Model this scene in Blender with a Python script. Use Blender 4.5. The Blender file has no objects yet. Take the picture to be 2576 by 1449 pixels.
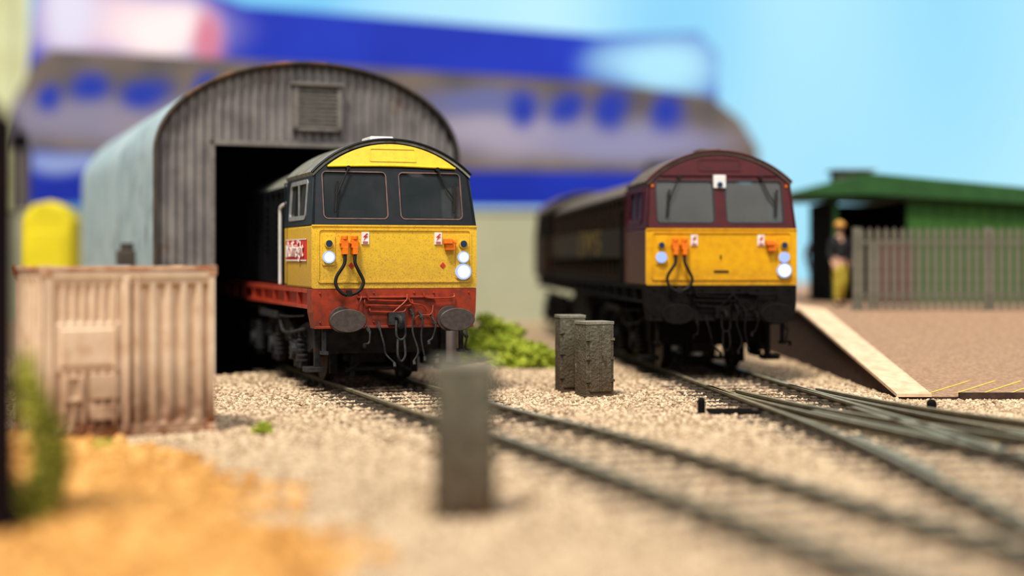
import bpy, bmesh, math, random
import numpy as np
from mathutils import Vector, Matrix, noise
from mathutils.geometry import tessellate_polygon
random.seed(4); np.random.seed(4)
S=bpy.context.scene
COL=S.collection
S.view_settings.view_transform='Standard'
try: S.view_settings.look='Medium High Contrast'
except Exception:
    S.view_settings.look='None'
S.view_settings.exposure=0.0
pi=math.pi

# ------------------------------------------------------------ materials
def mat(name,c1,c2=None,scale=6.0,rough=0.6,bump=0.0,metal=0.0,emit=None,es=0,alpha=1.0,lo=0.4,hi=0.65,island=False,bscale=None,spec=0.5,c3=None,s3=1.0,lo3=.55,hi3=.7,stretch=None):
    m=bpy.data.materials.new(name); m.use_nodes=True
    nt=m.node_tree; N=nt.nodes; L=nt.links; b=N['Principled BSDF']
    b.inputs['Roughness'].default_value=rough; b.inputs['Metallic'].default_value=metal
    b.inputs['Specular IOR Level'].default_value=spec
    b.inputs['Alpha'].default_value=alpha
    tc=N.new('ShaderNodeTexCoord')
    if c2 is None: c2=tuple(min(1,x*0.85) for x in c1)
    r=N.new('ShaderNodeValToRGB'); r.color_ramp.elements[0].color=(*c1,1); r.color_ramp.elements[1].color=(*c2,1)
    r.color_ramp.elements[0].position=lo; r.color_ramp.elements[1].position=hi
    if island:
        g=N.new('ShaderNodeNewGeometry'); L.new(g.outputs['Random Per Island'],r.inputs[0])
    else:
        n=N.new('ShaderNodeTexNoise'); n.inputs['Scale'].default_value=scale; n.inputs['Detail'].default_value=6
        src=tc.outputs['Object']
        if stretch:
            mp=N.new('ShaderNodeMapping'); mp.inputs['Scale'].default_value=stretch; L.new(src,mp.inputs[0]); src=mp.outputs[0]; n.inputs['Detail'].default_value=1
        L.new(src,n.inputs['Vector']); L.new(n.outputs['Fac'],r.inputs[0])
    out=r.outputs[0]
    if c3 is not None:
        n3=N.new('ShaderNodeTexNoise'); n3.inputs['Scale'].default_value=s3; n3.inputs['Detail'].default_value=8
        L.new(tc.outputs['Object'],n3.inputs['Vector'])
        r3=N.new('ShaderNodeValToRGB'); r3.color_ramp.elements[0].position=lo3; r3.color_ramp.elements[1].position=hi3
        L.new(n3.outputs['Fac'],r3.inputs[0])
        mx=N.new('ShaderNodeMixRGB'); L.new(r3.outputs[0],mx.inputs[0]); L.new(out,mx.inputs[1]); mx.inputs[2].default_value=(*c3,1)
        out=mx.outputs[0]
    L.new(out,b.inputs['Base Color'])
    if emit:
        b.inputs['Emission Color'].default_value=(*emit,1); b.inputs['Emission Strength'].default_value=es
    if bump>0:
        nb=N.new('ShaderNodeTexNoise'); nb.inputs['Scale'].default_value=bscale or scale*4; nb.inputs['Detail'].default_value=5
        L.new(tc.outputs['Object'],nb.inputs['Vector'])
        bp=N.new('ShaderNodeBump'); bp.inputs['Strength'].default_value=bump; bp.inputs['Distance'].default_value=0.05
        L.new(nb.outputs['Fac'],bp.inputs['Height']); L.new(bp.outputs[0],b.inputs['Normal'])
    return m

def height_mix(m,color,z0,z1,strength=1.0,nscale=5):
    """blend a weathering colour in below object height z1 (full at z0)"""
    nt=m.node_tree; N=nt.nodes; L=nt.links; b=N['Principled BSDF']
    src=b.inputs['Base Color'].links[0].from_socket
    tc=N.new('ShaderNodeTexCoord'); sp=N.new('ShaderNodeSeparateXYZ'); L.new(tc.outputs['Object'],sp.inputs[0])
    mr=N.new('ShaderNodeMapRange'); mr.inputs['From Min'].default_value=z1; mr.inputs['From Max'].default_value=z0
    mr.inputs['To Min'].default_value=0; mr.inputs['To Max'].default_value=strength
    L.new(sp.outputs['Z'],mr.inputs['Value'])
    n=N.new('ShaderNodeTexNoise'); n.inputs['Scale'].default_value=nscale; n.inputs['Detail'].default_value=7
    L.new(tc.outputs['Object'],n.inputs['Vector'])
    mu=N.new('ShaderNodeMath'); mu.operation='MULTIPLY'; L.new(mr.outputs[0],mu.inputs[0])
    mr2=N.new('ShaderNodeMapRange'); mr2.inputs['From Min'].default_value=.3; mr2.inputs['From Max'].default_value=.6; mr2.inputs['To Min'].default_value=.35
    L.new(n.outputs['Fac'],mr2.inputs['Value']); L.new(mr2.outputs[0],mu.inputs[1])
    mx=N.new('ShaderNodeMixRGB'); L.new(mu.outputs[0],mx.inputs[0]); L.new(src,mx.inputs[1]); mx.inputs[2].default_value=(*color,1)
    L.new(mx.outputs[0],b.inputs['Base Color'])
    return m

def soft_prints(m,spots):
    """soft-edged printed colour patches: spots = (x,z,rx,rz,color)"""
    nt=m.node_tree; N=nt.nodes; L=nt.links; b=N['Principled BSDF']
    src=b.inputs['Base Color'].links[0].from_socket
    tc=N.new('ShaderNodeTexCoord'); nz=N.new('ShaderNodeTexNoise'); nz.inputs['Scale'].default_value=.3; nz.inputs['Detail'].default_value=0
    L.new(tc.outputs['Object'],nz.inputs['Vector'])
    mxv=N.new('ShaderNodeVectorMath'); mxv.operation='MULTIPLY_ADD'; L.new(nz.outputs['Color'],mxv.inputs[0]); mxv.inputs[1].default_value=(1.6,0,1.2); L.new(tc.outputs['Object'],mxv.inputs[2])
    for (x,z,rx,rz,c) in spots:
        mp=N.new('ShaderNodeMapping'); mp.vector_type='POINT'
        mp.inputs['Location'].default_value=(-(x+.8)/rx,0,-(z+.6)/rz); mp.inputs['Scale'].default_value=(1/rx,0,1/rz)
        L.new(mxv.outputs[0],mp.inputs[0])
        ln=N.new('ShaderNodeVectorMath'); ln.operation='LENGTH'; L.new(mp.outputs[0],ln.inputs[0])
        mr=N.new('ShaderNodeMapRange'); mr.interpolation_type='SMOOTHSTEP'; mr.inputs['From Min'].default_value=1.45; mr.inputs['From Max'].default_value=.35
        L.new(ln.outputs['Value'],mr.inputs['Value'])
        mx=N.new('ShaderNodeMixRGB'); L.new(mr.outputs[0],mx.inputs[0]); L.new(src,mx.inputs[1]); mx.inputs[2].default_value=(*c,1); src=mx.outputs[0]
    L.new(src,b.inputs['Base Color']); return m

M={}
M['yellow']=height_mix(mat('loco_yellow',(.84,.54,.045),(.76,.48,.04),8,.3,.03,c3=(.48,.30,.05),s3=45,lo3=.56,hi3=.70),(.42,.26,.06),1.5,2.4,.8,45)
M['yellow2']=height_mix(mat('loco_yellow_deep',(.76,.41,.008),(.68,.34,.008),8,.32),(.25,.14,.03),1.5,1.95,.6,20)
M['dome']=mat('dome_yellow',(.82,.58,.02),(.76,.52,.018),10,.35,c3=(.55,.36,.03),s3=40,lo3=.60,hi3=.75)
M['black']=mat('cab_black',(.008,.010,.012),(.012,.015,.017),8,.35,spec=.3)
M['slate']=mat('cab_slate',(.018,.028,.035),(.028,.038,.044),8,.4,spec=.3)
M['maroon']=mat('maroon_paint',(.082,.007,.009),(.062,.007,.009),6,.4,spec=.2)
M['maroondk']=mat('maroon_dark_side',(.036,.020,.013),(.025,.020,.012),2,.6,spec=.12)
M['gold']=mat('gold_paint',(.17,.11,.02),(.13,.085,.018),5,.6,spec=.2)
M['red']=height_mix(mat('valance_red',(.36,.050,.018),(.27,.038,.015),7,.4,c3=(.14,.038,.022),s3=9,lo3=.50,hi3=.72),(.11,.032,.02),.8,1.45,.75,12)
M['solered']=mat('solebar_red',(.42,.065,.03),(.32,.045,.022),5,.5)
M['roofgrey']=mat('roof_grey',(.18,.185,.155),(.25,.245,.205),8,.75,.1,c3=(.09,.075,.055),s3=4)
M['roofbrown']=mat('roof_weathered',(.18,.15,.125),(.12,.095,.08),5,.8,spec=.2)
M['hood']=mat('hood_dark',(.009,.011,.013),(.014,.014,.016),5,.5,spec=.25)
M['frame']=mat('bogie_grey',(.045,.05,.054),(.022,.022,.022),8,.7,.1,spec=.25,c3=(.07,.05,.035),s3=6)
M['frame2']=mat('bogie_black',(.010,.009,.008),(.016,.014,.012),8,.8,.1,spec=.12)
M['buf']=mat('buffer_grey',(.085,.066,.058),(.055,.045,.04),14,.5)
M['wheel']=mat('wheel_steel',(.09,.06,.045),(.045,.036,.03),8,.55,.0,.4)
M['rubber']=mat('rubber_black',(.014,.014,.013),(.022,.02,.018),8,.6,spec=.3)
M['orange']=mat('socket_orange',(.85,.22,.01),(.75,.18,.01),6,.4)
M['white']=mat('paint_white',(.85,.85,.82),(.75,.75,.72),6,.5)
M['redsign']=mat('sign_red',(.62,.05,.03),(.5,.04,.03),12,.5)
M['lamp']=mat('lamp_lit',(.02,.03,.05),None,5,.3,emit=(.76,.88,1.15),es=1.7)
M['lamp2']=mat('lamp_lit_blue_and_halo',(.02,.03,.08),None,5,.3,emit=(.36,.46,.85),es=1.1)  # blue lit lamps, also the glowing halo rings around headlights
M['lampoff']=mat('lamp_unlit',(.02,.04,.09),(.03,.06,.12),5,.12)
M['rim']=mat('window_rim',(.22,.11,.08),(.10,.07,.06),6,.4)
M['silver']=mat('window_frame_silver',(.38,.40,.40),(.30,.31,.31),6,.4,metal=.3)
M['interior']=mat('cab_interior',(.22,.22,.21),(.16,.165,.165),4,.8)
M['interior2']=mat('cab_interior_brown',(.07,.062,.05),(.05,.045,.04),4,.8)
M['glass']=mat('cab_glass',(.05,.065,.07),(.08,.09,.095),2,.05,alpha=.36)
M['glass2']=mat('cab_glass_dull',(.07,.07,.06),(.09,.09,.08),2,.25,alpha=.6,spec=.3)
M['shedfront']=height_mix(mat('shed_front_sheeting',(.19,.175,.172),(.29,.27,.255),1.6,.5,.12,c3=(.16,.085,.05),s3=1.3,lo3=.58,hi3=.74,bscale=20),(.15,.08,.045),0,2.2,.5,3)
M['shedside']=mat('shed_side_sheeting',(.30,.39,.42),(.40,.49,.51),.9,.5,.1,c3=(.22,.27,.28),s3=1.5)
M['shedin']=mat('shed_shade_lining',(.004,.004,.004),(.006,.005,.005),3,.95,spec=.02)  # interior shade put into the near-black colour
M['rust']=mat('rusty_edge',(.055,.047,.042),(.10,.075,.055),2.2,.8,.2,c3=(.30,.14,.06),s3=.8,lo3=.54,hi3=.66)
M['vent']=mat('vent_grey',(.17,.155,.14),(.22,.205,.18),8,.6)
M['cont']=height_mix(mat('container_cream',(.66,.49,.34),(.74,.58,.42),4,.55,.08,c3=(.44,.25,.13),s3=2.4,lo3=.58,hi3=.80),(.17,.06,.018),.05,1.0,1.15,4)
M['contrust']=mat('container_rust',(.36,.12,.04),(.62,.46,.32),4,.8,.2)
M['conc']=height_mix(mat('cabinet_grey',(.115,.108,.078),(.17,.155,.115),6,.85,.6,c3=(.28,.25,.20),s3=9,lo3=.62,hi3=.72,spec=.2),(.085,.045,.022),0,1.0,.85,5)
M['conctop']=mat('cabinet_lid',(.27,.255,.20),(.19,.18,.14),7,.85,.3)
M['rail']=mat('rail_brown',(.13,.105,.065),(.18,.145,.09),5,.55,.1,spec=.3)
M['railtop']=mat('rail_head',(.27,.25,.17),(.36,.33,.24),5,.35,metal=.1)
M['sleeper']=mat('sleeper_dark',(.045,.034,.023),(.09,.068,.046),6,.85,.2)
M['ground']=mat('ballast_bed',(.34,.24,.145),(.43,.31,.20),9,.95,.8,bscale=22)
M['stone']=mat('ballast_stone',(.26,.17,.10),(.72,.565,.39),1,.85,island=True,lo=0,hi=.95,spec=.3)
M['sandg']=mat('sand_grain',(.36,.165,.04),(.72,.41,.145),1,.9,island=True,lo=0,hi=1,spec=.2)
M['plat']=mat('platform_asphalt',(.31,.20,.13),(.43,.29,.20),14,.95,.3,bscale=50,spec=.1)
M['coping']=mat('platform_coping',(.74,.56,.39),(.60,.43,.28),5,.85,spec=.2)
M['brickdk']=mat('platform_wall',(.05,.025,.018),(.08,.045,.03),6,.85,.2)
M['lineyel']=mat('line_yellow',(.75,.55,.08),(.6,.42,.1),20,.8)
M['green']=mat('shelter_green',(.045,.120,.03),(.055,.14,.035),3,.7,spec=.2)
M['greendk']=mat('shelter_roof_edge',(.035,.100,.035),(.045,.12,.04),3,.7,spec=.2)
M['dark']=mat('dark_inside',(.006,.006,.006),(.01,.01,.008),3,.9,spec=.1)
M['fence']=mat('fence_grey',(.15,.14,.11),(.20,.185,.145),5,.8,spec=.2)
M['leaf']=mat('foliage_green',(.15,.21,.015),(.50,.54,.08),1,.85,island=True,lo=0,hi=1,spec=.2)
M['leafdk']=mat('foliage_olive',(.11,.13,.02),(.58,.56,.11),1,.85,island=True,lo=0,hi=1,spec=.2)
M['skywall']=mat('backdrop_blue',(.20,.55,.83),(.52,.82,.94),1.0,.9,lo=.36,hi=.64,stretch=(.05,.05,.014))
M['blue']=soft_prints(mat('banner_blue',(.003,.028,.44),(.005,.04,.52),.2,.6),[(-19.5,14.0,5.0,2.0,(.70,.56,.68)),(-17.6,13.6,2.6,1.6,(.92,.80,.82)),(-22.2,14.5,1.6,1.9,(.66,.66,.84)),(-15.2,13.2,.9,1.4,(.62,.22,.32)),(7.4,11.9,3.4,1.7,(.38,.72,.92)),(-22.5,6.9,2.2,.5,(.3,.4,.75))])
BL=(.012,.04,.38)
M['bridge']=soft_prints(mat('bridge_grey',(.105,.095,.10),(.17,.14,.12),.35,.8,stretch=(1,1,1)),[(-19,8.6,6,1.2,(.23,.22,.32)),(0,8.0,5,1.2,(.33,.31,.42)),(5.5,7.7,4.5,1.0,(.24,.25,.42)),(-1.5,9.4,3,.8,(.13,.15,.34)),(-14,8.2,4,1.2,(.27,.24,.3)),(-19.5,10.1,1.1,.8,BL),(-17.0,10.0,1.0,.8,BL),(-14.4,9.9,.8,.8,BL),(-21.4,9.6,.6,.7,BL),(.5,9.2,.8,.9,BL),(2.7,9.05,1.0,.7,BL),(4.8,9.1,.8,.8,BL),(7.5,9.0,.9,.9,BL)])
M['beige']=mat('low_wall_beige',(.36,.37,.26),(.43,.43,.31),.3,.9)
M['curtain']=mat('curtain_pale',(.62,.66,.42),(.55,.55,.32),.4,.9)
M['yelcab']=mat('yellow_plastic',(.74,.62,.03),(.64,.54,.03),1,.6,spec=.2)
M['postblack']=mat('post_black',(.010,.006,.008),(.016,.010,.010),3,.8,spec=.1)
M['skin']=mat('skin',(.6,.36,.25),(.55,.32,.22),6,.6)
M['navy']=mat('jacket_dark',(.015,.015,.018),(.025,.025,.03),6,.8)
M['hivis']=mat('hi_vis_yellow',(.55,.44,.08),(.45,.36,.06),6,.8,spec=.1)
M['hiorange']=mat('hard_hat_orange',(.65,.36,.08),(.6,.32,.06),6,.7)
M['greycloth']=mat('cloth_grey',(.22,.22,.23),(.3,.29,.3),6,.8)
M['palecloth']=mat('cloth_pale',(.68,.58,.56),(.6,.5,.5),6,.8)

# ------------------------------------------------------------ helpers
def link(o,parent=None):
    COL.objects.link(o)
    if parent is not None: o.parent=parent
    return o
def top(o,label,cat,group=None,kind=None):
    o['label']=label; o['category']=cat
    if group: o['group']=group
    if kind: o['kind']=kind
    return o
def empty(name,loc,rz=0,parent=None):
    o=bpy.data.objects.new(name,None); o.location=loc; o.rotation_euler=(0,0,rz); o.empty_display_size=.3
    return link(o,parent)

class B:
    def __init__(s): s.v=[]; s.f=[]; s.m=[]; s.cm=0
    def add(s,vs,fs):
        o=len(s.v); s.v+= [tuple(p) for p in vs]
        for f in fs: s.f.append(tuple(o+i for i in f)); s.m.append(s.cm)
    def mi(s,i): s.cm=i; return s
    def box(s,x0,x1,y0,y1,z0,z1):
        s.add([(x0,y0,z0),(x1,y0,z0),(x1,y1,z0),(x0,y1,z0),(x0,y0,z1),(x1,y0,z1),(x1,y1,z1),(x0,y1,z1)],
              [(0,3,2,1),(4,5,6,7),(0,1,5,4),(1,2,6,5),(2,3,7,6),(3,0,4,7)]); return s
    def cyl(s,p0,p1,r,n=20,r1=None,sx=1.0,sz=1.0):
        p0=Vector(p0);p1=Vector(p1); r1=r if r1 is None else r1
        d=(p1-p0).normalized(); a=Vector((0,0,1)) if abs(d.z)<.9 else Vector((1,0,0))
        u=d.cross(a).normalized(); w=d.cross(u).normalized()
        vs=[p0+u*math.cos(2*pi*i/n)*r*sx+w*math.sin(2*pi*i/n)*r*sz for i in range(n)]+[p1+u*math.cos(2*pi*i/n)*r1*sx+w*math.sin(2*pi*i/n)*r1*sz for i in range(n)]
        fs=[(i,(i+1)%n,n+(i+1)%n,n+i) for i in range(n)]+[tuple(range(n))[::-1],tuple(range(n,2*n))]
        s.add(vs,fs); return s
    def tube(s,pts,r,n=8,smooth=True):
        if smooth and len(pts)>2: pts=cr(pts,6)
        P=[Vector(p) for p in pts]; rings=[]; vs=[]
        pu=None
        for i,p in enumerate(P):
            d=(P[min(i+1,len(P)-1)]-P[max(i-1,0)]).normalized()
            if pu is None:
                a=Vector((0,0,1)) if abs(d.z)<.9 else Vector((1,0,0)); u=d.cross(a).normalized()
            else: u=(pu-d*pu.dot(d)).normalized()
            pu=u; w=d.cross(u)
            vs+=[p+u*math.cos(2*pi*k/n)*r+w*math.sin(2*pi*k/n)*r for k in range(n)]
        fs=[]
        for i in range(len(P)-1):
            for k in range(n): fs.append((i*n+k,i*n+(k+1)%n,(i+1)*n+(k+1)%n,(i+1)*n+k))
        fs.append(tuple(range(n))[::-1]); fs.append(tuple((len(P)-1)*n+k for k in range(n)))
        s.add(vs,fs); return s
    def ball(s,c,rx,ry,rz,n=10,jit=0,zmin=-1):
        vs=[];fs=[]
        for i in range(n+1):
            t=pi*i/n
            for k in range(2*n):
                a=2*pi*k/(2*n); j=1+random.uniform(-jit,jit)
                vs.append((c[0]+rx*j*math.sin(t)*math.cos(a),c[1]+ry*j*math.sin(t)*math.sin(a),c[2]+rz*j*max(zmin,math.cos(t))))
        for i in range(n):
            for k in range(2*n): fs.append((i*2*n+k,i*2*n+(k+1)%(2*n),(i+1)*2*n+(k+1)%(2*n),(i+1)*2*n+k))
        s.add(vs,fs); return s
    def panel(s,loops,fn,thick):
        """flat sheet with holes; loops in 2D, fn(a,b,d)->xyz"""
        L3=[[Vector((a,b,0)) for a,b in lp] for lp in loops]
        tris=tessellate_polygon(L3); flat=[p for lp in loops for p in lp]; n=len(flat)
        vs=[fn(a,b,0) for a,b in flat]+[fn(a,b,thick) for a,b in flat]
        fs=[tuple(t) for t in tris]+[tuple(n+i for i in t[::-1]) for t in tris]
        o=0
        for lp in loops:
            k=len(lp)
            for i in range(k): j=(i+1)%k; fs.append((o+i,o+j,n+o+j,n+o+i))
            o+=k
        s.add(vs,fs); return s
    def done(s,name,mats,parent=None,bevel=0,smooth=False,loc=None,label=None):
        me=bpy.data.meshes.new(name); me.from_pydata(s.v,[],s.f)
        if not isinstance(mats,(list,tuple)): mats=[mats]
        for m in mats: me.materials.append(m)
        me.polygons.foreach_set('material_index',s.m)
        bm=bmesh.new(); bm.from_mesh(me); bmesh.ops.recalc_face_normals(bm,faces=bm.faces); bm.to_mesh(me); bm.free()
        if smooth: me.polygons.foreach_set('use_smooth',[True]*len(me.polygons))
        me.update()
        o=bpy.data.objects.new(name,me); link(o,parent)
        if loc: o.location=loc
        if bevel:
            b=o.modifiers.new('bevel','BEVEL'); b.width=bevel; b.segments=2; b.limit_method='ANGLE'; b.angle_limit=math.radians(40)
        if smooth:
            try: me.set_sharp_from_angle(angle=math.radians(40))
            except Exception: pass
        if label: o['label']=label
        return o

def cr(pts,k=8):
    P=[Vector(p) for p in pts]; out=[]
    for i in range(len(P)-1):
        p0=P[max(i-1,0)];p1=P[i];p2=P[i+1];p3=P[min(i+2,len(P)-1)]
        for j in range(k):
            t=j/k
            out.append(.5*((2*p1)+(-p0+p2)*t+(2*p0-5*p1+4*p2-p3)*t*t+(-p0+3*p1-3*p2+p3)*t**3))
    out.append(P[-1]); return out
def rrect(x0,x1,z0,z1,r,n=5):
    o=[]
    for cx,cz,a0 in ((x1-r,z0+r,-pi/2),(x1-r,z1-r,0),(x0+r,z1-r,pi/2),(x0+r,z0+r,pi)):
        for i in range(n+1): a=a0+pi/2*i/n; o.append((cx+r*math.cos(a),cz+r*math.sin(a)))
    return o
def text_mesh(name,txt,size,fn,m,parent,ext=.006,off=0):
    c=bpy.data.curves.new(name+'_c','FONT'); c.body=txt; c.size=size; c.extrude=ext; c.align_x='CENTER'; c.align_y='CENTER'; c.offset=off; c.space_character=1.05
    t=bpy.data.objects.new(name+'_t',c); COL.objects.link(t)
    dg=bpy.context.evaluated_depsgraph_get(); dg.update()
    me=bpy.data.meshes.new_from_object(t.evaluated_get(dg)); me.name=name
    bpy.data.objects.remove(t)
    for v in me.vertices: v.co=Vector(fn(v.co.x,v.co.y,v.co.z))
    me.materials.clear(); me.materials.append(m)
    o=bpy.data.objects.new(name,me); return link(o,parent)
def dup(o,name=None,parent=None):
    c=o.copy(); COL.objects.link(c)
    if parent is not None: c.parent=parent
    return c

# ------------------------------------------------------------ camera
cam=bpy.data.cameras.new('camera'); co=bpy.data.objects.new('camera',cam); COL.objects.link(co); S.camera=co
co.location=(0,0,2.19); co.rotation_euler=(pi/2,0,0)
cam.sensor_width=36; cam.lens=53.1; cam.shift_y=-0.0289; cam.clip_end=500
cam.dof.use_dof=True; cam.dof.focus_distance=23.1; cam.dof.aperture_fstop=.0531/.42; cam.dof.aperture_blades=0

# ------------------------------------------------------------ light
w=bpy.data.worlds.new('world'); S.world=w; w.use_nodes=True
bg=w.node_tree.nodes['Background']; bg.inputs[0].default_value=(.92,.95,1,1); bg.inputs[1].default_value=.34
def sun(d,e,ang,c):
    l=bpy.data.lights.new('hall_and_fill_sun','SUN'); l.energy=e; l.angle=math.radians(ang); l.color=c
    o=bpy.data.objects.new('hall_and_fill_sun',l); COL.objects.link(o); o.location=(0,0,20)
    o.rotation_euler=Vector(d).to_track_quat('-Z','Y').to_euler(); return o
sun((.22,.50,-1),3.8,12,(1,.94,.84))
sun((-.35,.9,-.75),.9,20,(.98,.98,1))  # added front fill sun, brightens the fronts and the backdrop wall

# ------------------------------------------------------------ setting
g=B().box(-60,60,-5,95,-.3,0).done('ground',M['ground']); g['kind']='structure'; g['label']='beige ballast covered model layout ground'
wl=B().box(-70,70,92,92.5,-.3,45).done('wall_back',M['skywall']); wl['kind']='structure'; wl['label']='plain sky blue backdrop wall'

# ------------------------------------------------------------ tracks
GH=.68
def railmesh(path,off,name,parent):
    prof=[(-.065,.02),(.065,.02),(.065,.042),(.02,.058),(.02,.105),(.04,.115),(.04,.15),(-.04,.15),(-.04,.115),(-.02,.105),(-.02,.058),(-.065,.042)]
    n=len(prof); b=B(); vs=[];fs=[];mi=[]
    for i,p in enumerate(path):
        d=(path[min(i+1,len(path)-1)]-path[max(i-1,0)]); d=Vector((d.x,d.y,0)).normalized(); nn=Vector((-d.y,d.x,0))
        for a,z in prof: q=p+nn*(off+a); vs.append((q.x,q.y,z))
    for i in range(len(path)-1):
        for k in range(n):
            b_=(i*n+k,i*n+(k+1)%n,(i+1)*n+(k+1)%n,(i+1)*n+k); fs.append(b_); mi.append(1 if k==6 else 0)
    fs.append(tuple(range(n))[::-1]); mi.append(0); fs.append(tuple((len(path)-1)*n+k for k in range(n))); mi.append(0)
    b.v=vs;b.f=fs;b.m=mi
    return b.done(name,[M['rail'],M['railtop']],parent)
slb=B().box(-1.22,1.22,-.13,.13,-.03,.045)
for sx in (-GH,GH):
    slb.box(sx-.19,sx+.19,-.095,.095,.02,.07)
    for q in (-.12,.12): slb.box(sx+q-.04,sx+q+.04,-.07,.07,.02,.11)
sl_me=slb.done('sleeper',M['sleeper'],bevel=.01)
sleepers=[]
def track(pts,label,skip=None,step=.55,checks=()):
    path=[Vector((p.x,p.y,0)) for p in cr([(a,b,0) for a,b in pts],10)]
    e=empty('railway_track',(0,0,0)); top(e,label,'railway track')
    for s in (-1,1):
        railmesh(path,s*GH,'rail',e)
    for (ya,yb,off) in checks:
        sub=[p for p in path if ya<=p.y<=yb]
        railmesh(sub,off,'check_rail',e)
    acc=0; last=path[0]; nxt=.3
    for i in range(1,len(path)):
        seg=(path[i]-last).length
        while acc+seg>=nxt:
            t=(nxt-acc)/seg; p=last.lerp(path[i],t); d=(path[i]-last).normalized(); nxt+=step
            if skip and skip(p): continue
            if p.y<7.5 or p.y>40: continue
            s=sl_me.copy(); COL.objects.link(s); s.parent=e; s.location=(p.x,p.y,0); s.rotation_euler=(0,0,math.atan2(d.x,-d.y))
            sleepers.append((p.x,p.y,d.x,d.y))
        acc+=seg; last=path[i]
    return e,path
h1=math.radians(19); c1,s1=math.cos(h1),math.sin(h1)
L1=(-1.83,23.7)
pts=[(L1[0]-s1*t,L1[1]+c1*t) for t in (18,14,10,6,3,0)]+[(-.53,20.1),(.42,17.9),(1.32,15.4),(2.1,13.1),(2.78,11.0),(3.25,9.6),(3.9,7.8),(4.7,5.6)]
t1,path1=track(pts,'weathered olive rails curving out of the arched shed over ballast',skip=lambda p:p.y>30)
h2=math.radians(5); c2,s2=math.cos(h2),math.sin(h2)
L2=(3.65,26.3)
pts=[(L2[0]-s2*t,L2[1]+c2*t) for t in (22,16,10,5,2,0)]+[(4.0,22.6),(4.38,19),(4.58,16),(4.66,13),(4.7,10),(4.7,7.6)]
t2,path2=track(pts,'weathered olive rails beneath the maroon locomotive, running beside the platform',checks=((16.5,21.0,.50),(14.2,17.5,-.55)))
t3,path3=track([(3.82,24.4),(4.2,22.0),(4.85,19.4),(5.75,16.6),(6.9,13.6),(8.2,10.6)],'diverging turnout rails branching off toward the platform ramp',skip=lambda p:p.y>17.8,checks=((17.0,20.5,-.52),(14.8,18.0,.55)))
t4,path4=track([(4.15,23.6),(4.75,21.3),(5.75,18.9),(7.2,16.4),(9.0,14.0)],'outer turnout rails curving away in front of the platform ramp',skip=lambda p:p.y>18.6 or p.x<6.3)
bpy.data.objects.remove(sl_me)

# ------------------------------------------------------------ ballast
def ico():
    t=(1+5**.5)/2
    v=np.array([(-1,t,0),(1,t,0),(-1,-t,0),(1,-t,0),(0,-1,t),(0,1,t),(0,-1,-t),(0,1,-t),(t,0,-1),(t,0,1),(-t,0,-1),(-t,0,1)],float)
    v/=np.linalg.norm(v[0])
    f=np.array([(0,11,5),(0,5,1),(0,1,7),(0,7,10),(0,10,11),(1,5,9),(5,11,4),(11,10,2),(10,7,6),(7,1,8),(3,9,4),(3,4,2),(3,2,6),(3,6,8),(3,8,9),(4,9,5),(2,4,11),(6,2,10),(8,6,7),(9,8,1)])
    return v,f
IV,IF=ico()
def stones(name,P,R,m,flat=.7,smooth=False,extra=None):
    n=len(P)
    v=IV[None]*(1+np.random.uniform(-.28,.28,(n,12,1)))
    v=v*np.random.uniform(.7,1.3,(n,1,3))*np.array([1,1,flat])
    a=np.random.uniform(0,2*pi,n); b=np.random.uniform(-.6,.6,n)
    ca,sa,cb,sb=np.cos(a),np.sin(a),np.cos(b),np.sin(b)
    x,y,z=v[...,0],v[...,1],v[...,2]
    y,z=y*cb[:,None]-z*sb[:,None],y*sb[:,None]+z*cb[:,None]
    x,y=x*ca[:,None]-y*sa[:,None],x*sa[:,None]+y*ca[:,None]
    v=np.stack([x,y,z],-1)*R[:,None,None]+P[:,None,:]
    V=v.reshape(-1,3); F=(IF[None]+12*np.arange(n)[:,None,None]).reshape(-1,3)
    if extra is not None:
        ev,ef=extra; F=np.concatenate([F,ef+len(V)]); V=np.concatenate([V,ev])
    me=bpy.data.meshes.new(name); me.vertices.add(len(V)); me.vertices.foreach_set('co',V.ravel())
    me.loops.add(len(F)*3); me.loops.foreach_set('vertex_index',F.ravel().astype(np.int32))
    me.polygons.add(len(F)); me.polygons.foreach_set('loop_start',np.arange(len(F),dtype=np.int32)*3)
    me.polygons.foreach_set('loop_total',np.full(len(F),3,np.int32))
    me.update(calc_edges=True); me.validate()
    me.materials.append(m)
    return link(bpy.data.objects.new(name,me))
def sand_edge(Y): return np.interp(Y,[7,9,11,12.8,15.1,16.8,18,18.6],[-.75,-1.1,-1.5,-2.25,-3.0,-4.0,-5.3,-9])+.22*np.sin(Y*2.3+1)+.14*np.sin(Y*5.9)+.08*np.sin(Y*13.1)
N=160000
Y=8.2+(33-8.2)*np.random.rand(N)**.97
X=(np.random.rand(N)*2-1)*(.345*Y+1.0)
keep=np.ones(N,bool)
keep&=~((X>5.95)&(Y>23.2))
keep&=~((X<sand_edge(Y)-.25)&(Y<18.6))
hs=math.radians(21); cs,ss=math.cos(hs),math.sin(hs); SC=(-3.85,28.85)
lx=(X-SC[0])*cs+(Y-SC[1])*ss; ly=-(X-SC[0])*ss+(Y-SC[1])*cs
keep&=~((np.abs(lx)<3.1)&(ly>-.1))
dmin=np.full(N,9.)
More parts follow.
